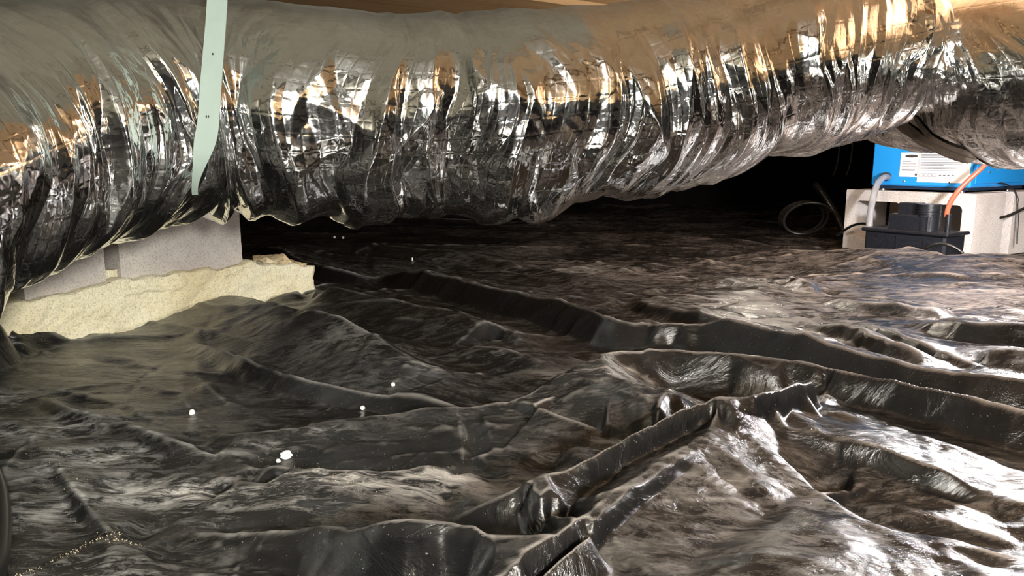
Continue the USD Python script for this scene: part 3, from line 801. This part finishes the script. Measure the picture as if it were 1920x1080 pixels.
# pump
TX0, TX1, TDEP = .045, .275, .115
po = loc2(.0, -.19, ZB + .004)
pm = thing('condensate_pump', 'black condensate pump with tank and motor standing before the hollow block', 'pump', loc=po, rotz=ROT)
q = None


def ploc(px, py, b):
    """Along-face place and height where a pixel's ray meets the plane b metres behind the pump's front."""
    n = -IN; o = np.array(loc2(0, -.19 + b, 0))[:2]
    r = ray(px, py); t = (n @ (o - EYE[:2])) / (n @ r[:2]); p = EYE + r * t
    return float(T @ (p[:2] - np.array(po[:2]))), float(p[2] - po[2])


(ta, tz), (tb, _) = ploc(1622, 429, 0), ploc(1774, 436, 0)
tw = tb - ta
tank = box(tw, TDEP, tz, (ta + tw / 2, TDEP / 2, tz / 2), .006)
rim = box(tw + .016, TDEP + .016, .010, (ta + tw / 2, TDEP / 2, tz), .003)
obj('tank', tank, M_pump, pm, smooth=False)
obj('lid', rim, M_pump, pm, smooth=False)
for k in range(2):
    obj('tank_rib', box(.003, .002, tz * .8, (ta + tw * (.42 + .33 * k), -.001, tz * .45)), M_pump, pm, smooth=False)
(ha, hz0), (hb, hz1) = ploc(1672, 427, .05), ploc(1752, 404, .05)
obj('housing', box(hb - ha, .07, hz1 - tz, ((ha + hb) / 2, .06, (hz1 + tz) / 2), .004), M_pump, pm, smooth=False)
(ja, jz), (jb, jz1) = ploc(1686, 404, .05), ploc(1712, 384, .05)
obj('switch_box', box((jb - ja) * 1.5, .05, jz1 - jz + .01, ((ja + jb) / 2 + .006, .07, (jz1 + jz) / 2), .003), M_pump, pm, smooth=False)
(ka, kz), (kb, kz1) = ploc(1714, 430, .045), ploc(1760, 386, .045)
rr = (kb - ka) / 2
mot = trimesh.creation.cylinder(rr, kz1 - tz, sections=48); mot.apply_translation(((ka + kb) / 2, .045 + rr * .3, (kz1 + tz) / 2))
obj('motor', mot, M_pump, pm, smooth=40)
for k in range(4):
    rg = trimesh.creation.torus(rr + .0005, .0014, major_sections=40, minor_sections=8); rg.apply_translation(((ka + kb) / 2, .045 + rr * .3, kz1 - .010 - .007 * k))
    obj('motor_rib', rg, M_pump, pm, smooth=60)
cp = trimesh.creation.cylinder(rr * 1.05, .006, sections=48); cp.apply_translation(((ka + kb) / 2, .045 + rr * .3, kz1))
obj('motor_cap', cp, M_pump, pm, smooth=40)
(va, vz), (_, vz1) = ploc(1776, 432, .04), ploc(1776, 402, .04)
bar = trimesh.creation.cylinder(.007, vz1 - tz, sections=20); bar.apply_translation((va, .04, (vz1 + tz) / 2))
obj('outlet_barb', bar, M_pump, pm, smooth=40)

# tubes and cables, by picture point and depth
def cable(name, pts, r, mat, lab, catg, n=60, sides=14, **kw):
    return obj(name, tube(spline([P(*p) for p in pts], n), r, sides), mat, smooth=60, label=lab, category=catg, **kw)


dfr = lambda px, py, b: float((np.array([*(A0[:2] + T * 0), 0]) * 0)[0])


def dep(px, b):
    """Depth along the optical axis of the plane b metres behind the block's front, seen at column px."""
    n = -IN; o = A0[:2] + IN * b; r = ray(px, 400); return float((n @ (o - EYE[:2])) / (n @ r[:2]))


cable('drain_tube', [(1665, 333, dep(1665, -.005)), (1655, 334, dep(1655, -.04)), (1645, 346, dep(1645, -.07)), (1637, 372, dep(1637, -.095)), (1632, 400, dep(1632, -.115)), (1630, 428, dep(1630, -.125))], .0095, M_clear, 'clear plastic drain tube from the blue dehumidifier down to the pump', 'tube')
cable('discharge_tube', [(1862, 285, dep(1862, -.05)), (1848, 308, dep(1848, -.07)), (1820, 334, dep(1820, -.09)), (1795, 360, dep(1795, -.105)), (1781, 382, dep(1781, -.125)), (1775, 405, dep(1775, -.15))], .0066, M_orange, 'orange-pink flexible tube rising from the pump past the white label', 'tube')
cable('power_cord', [(1722, 474, dep(1722, -.26)), (1740, 463, dep(1740, -.27)), (1762, 457, dep(1762, -.27)), (1785, 462, dep(1785, -.26)), (1806, 476, dep(1806, -.25))], .0042, M_cable, 'black cord arching up in front of the pump tank', 'cord')
cable('power_cord', [(1570, 442, dep(1570, -.02)), (1586, 430, dep(1586, -.03)), (1602, 422, dep(1602, -.05)), (1624, 420, dep(1624, -.09))], .004, M_cable, 'black cord entering the pump from the left across the block', 'cord')
cable('power_cord', [(1935, 385, dep(1900, .2)), (1905, 398, dep(1900, .2)), (1885, 406, dep(1900, .2)), (1873, 408, dep(1900, .2))], .004, M_cable, 'short black cord end in front of the rear block', 'cord')
cable('thin_wire', [(1865, 345, dep(1880, .19)), (1893, 349, dep(1880, .19)), (1905, 362, dep(1880, .19)), (1909, 390, dep(1880, .19)), (1908, 425, dep(1880, .19)), (1907, 458, dep(1880, .19))], .0022, M_cable, 'thin dark wire hanging down the right side of the rear block', 'wire')

# coil of hose and leaning hose in the dark behind
hc = P(1515, 420, 2.75)
coil = []
for k in range(120):
    a = k / 119 * 2 * math.pi * 2.6
    coil.append(hc + np.array([.085 * math.cos(a) * (1 - .1 * k / 119), .05 * math.sin(a) + .0007 * k, .055 * math.sin(a + .4) + .02]))
obj('hose_coil', tube(coil, .006, 10), M_cable, smooth=60, label='black hose lying in loose loops in the dark left of the blocks', category='hose')
hz = [P(1528, 345, 3.0), P(1548, 372, 2.95), P(1570, 410, 2.85), P(1592, 455, 2.7)]
cc = spline(hz, 160)
obj('drain_hose', tube(cc, .013 + .002 * np.sin(np.arange(160) * 1.6), 14), M_cable, smooth=60, label='black corrugated hose leaning down behind the hollow block', category='hose')
for x, l in ((1572, 'left'), (1596, 'right')):
    cable('hanging_cable', [(x, 148, 3.4), (x + 2, 260, 3.4), (x - 1, 300, 3.4), (x - 10, 330, 3.4)], .005, M_cable, f'black cable hanging in the dark beyond the duct, {l} one of two', 'cable')

tp = []
for px, py in ((-70, 840), (-22, 868), (-4, 905), (2, 960), (0, 1020), (-12, 1075), (-40, 1120)):
    g = G(px, py, .012); tp.append((g[0], g[1], on_sheet(g[0], g[1]) + .0062))
obj('black_cable', tube(spline(tp, 60), .0058, 14), M_cable, smooth=60, label='thick black bent shape on the sheet at the left edge', category='cable')  # black tube laid along a dark mark at the left edge

# what carries the lamps that stand outside the picture, and the added fill bulb
lz = on_sheet(1.09, 1.36)
wl = thing('work_lamp', 'bare work lamp on a thin black stand, outside the right of the picture', 'lamp', loc=(1.09, 1.36, lz))
c = trimesh.creation.cylinder(.06, .012, sections=32); c.apply_translation((0, 0, .008)); obj('base', c, M_cable, wl)
c = trimesh.creation.cylinder(.006, .30 - lz - .035, sections=12); c.apply_translation((0, 0, (.30 - lz - .035) / 2)); obj('pole', c, M_cable, wl)
for (x, y, z, r, lab) in ((0.40, -0.62, 0.43, .07, 'bare bulb hanging under the boards behind the viewer'), (0.62, 1.82, 0.36, .02, 'small added fill bulb hidden behind the foil duct')):
    hb = thing('hanging_bulb', lab, 'lamp', loc=(x, y, z))
    top = ZC + .05 - z
    c = trimesh.creation.cylinder(.018, .035, sections=20); c.apply_translation((0, 0, r + .016)); obj('socket', c, M_cable, hb)
    c = trimesh.creation.cylinder(.003, top - r - .03, sections=8); c.apply_translation((0, 0, (top + r + .03) / 2)); obj('cord', c, M_cable, hb)

# ------------------------------------------------------------------ crumbs and grit on the sheet
def crumb(px, py, r, seed, lab, stretch=(1, 1, 1), mat=M_crumb, name='foam_crumb', catg='crumb'):
    p = hit(px, py)
    s = trimesh.creation.icosphere(2, 1.0); v = np.array(s.vertices)
    s.vertices = v * (0.75 + 0.5 * meshkit.noise(v * 2.2 + seed, seed))[:, None] * r * np.array(stretch) + np.array([p[0], p[1], on_sheet(p[0], p[1]) + r * .55])
    obj(name, s, mat, smooth=40, label=lab, category=catg)


crumb(537, 862, .0042, 1, 'largest white foam crumb on the sheet, in the left foreground', (1.3, 1, .9))
crumb(522, 868, .0020, 2, 'tiny white crumb just left of the largest white crumb')
crumb(360, 777, .0030, 3, 'round white foam crumb on the dark sheet below the footing')
crumb(680, 769, .0024, 4, 'small cream crumb on the crease in the middle of the sheet')
crumb(737, 727, .0022, 5, 'small pale crumb just above the crease in the middle')
crumb(627, 447, .0045, 6, 'left of two white crumbs far back under the duct')
crumb(643, 447, .0045, 7, 'right of two white crumbs far back under the duct')
crumb(773, 489, .0040, 8, 'white crumb on the fold behind the dark hollow', (.6, .6, 1.5))

pts = []
rg = np.random.default_rng(5)
def scatter(line, n, spread, rmin, rmax):
    line = np.array(line, float)
    s = np.r_[0, np.cumsum(np.linalg.norm(np.diff(line, axis=0), axis=1))]
    for _ in range(n // 2):
        u = rg.uniform(0, s[-1]); x = np.interp(u, s, line[:, 0]) + rg.normal(0, spread); y = np.interp(u, s, line[:, 1]) + rg.normal(0, spread * .45)
        if y > 1130: continue
        g = G(x, y, .012); z = on_sheet(g[0], g[1])
        pts.append((g[0], g[1], z, rg.uniform(rmin, rmax) * .48))
scatter([(560, 880), (700, 935), (760, 968)], 160, 9, .0004, .0009)
scatter([(640, 880), (760, 880), (900, 895)], 130, 16, .0004, .0009)
scatter([(10, 1070), (110, 1020), (190, 990), (230, 985)], 220, 9, .0004, .0011)
scatter([(200, 1005), (260, 1012)], 60, 6, .0005, .0012)
scatter([(430, 830), (640, 860), (800, 870)], 160, 22, .0003, .0008)
scatter([(60, 820), (120, 880), (160, 960)], 120, 26, .0004, .0008)
ico = trimesh.creation.icosphere(0, 1.0)
gm = []
for (x, y, z, r) in pts:
    m = ico.copy(); m.apply_scale(r); m.apply_translation((x, y, z + r * .6)); gm.append(m)
obj('grit', cat(gm), M_grit, smooth=False, label='sandy grit scattered over the foreground of the black sheet', category='grit', kind='stuff')
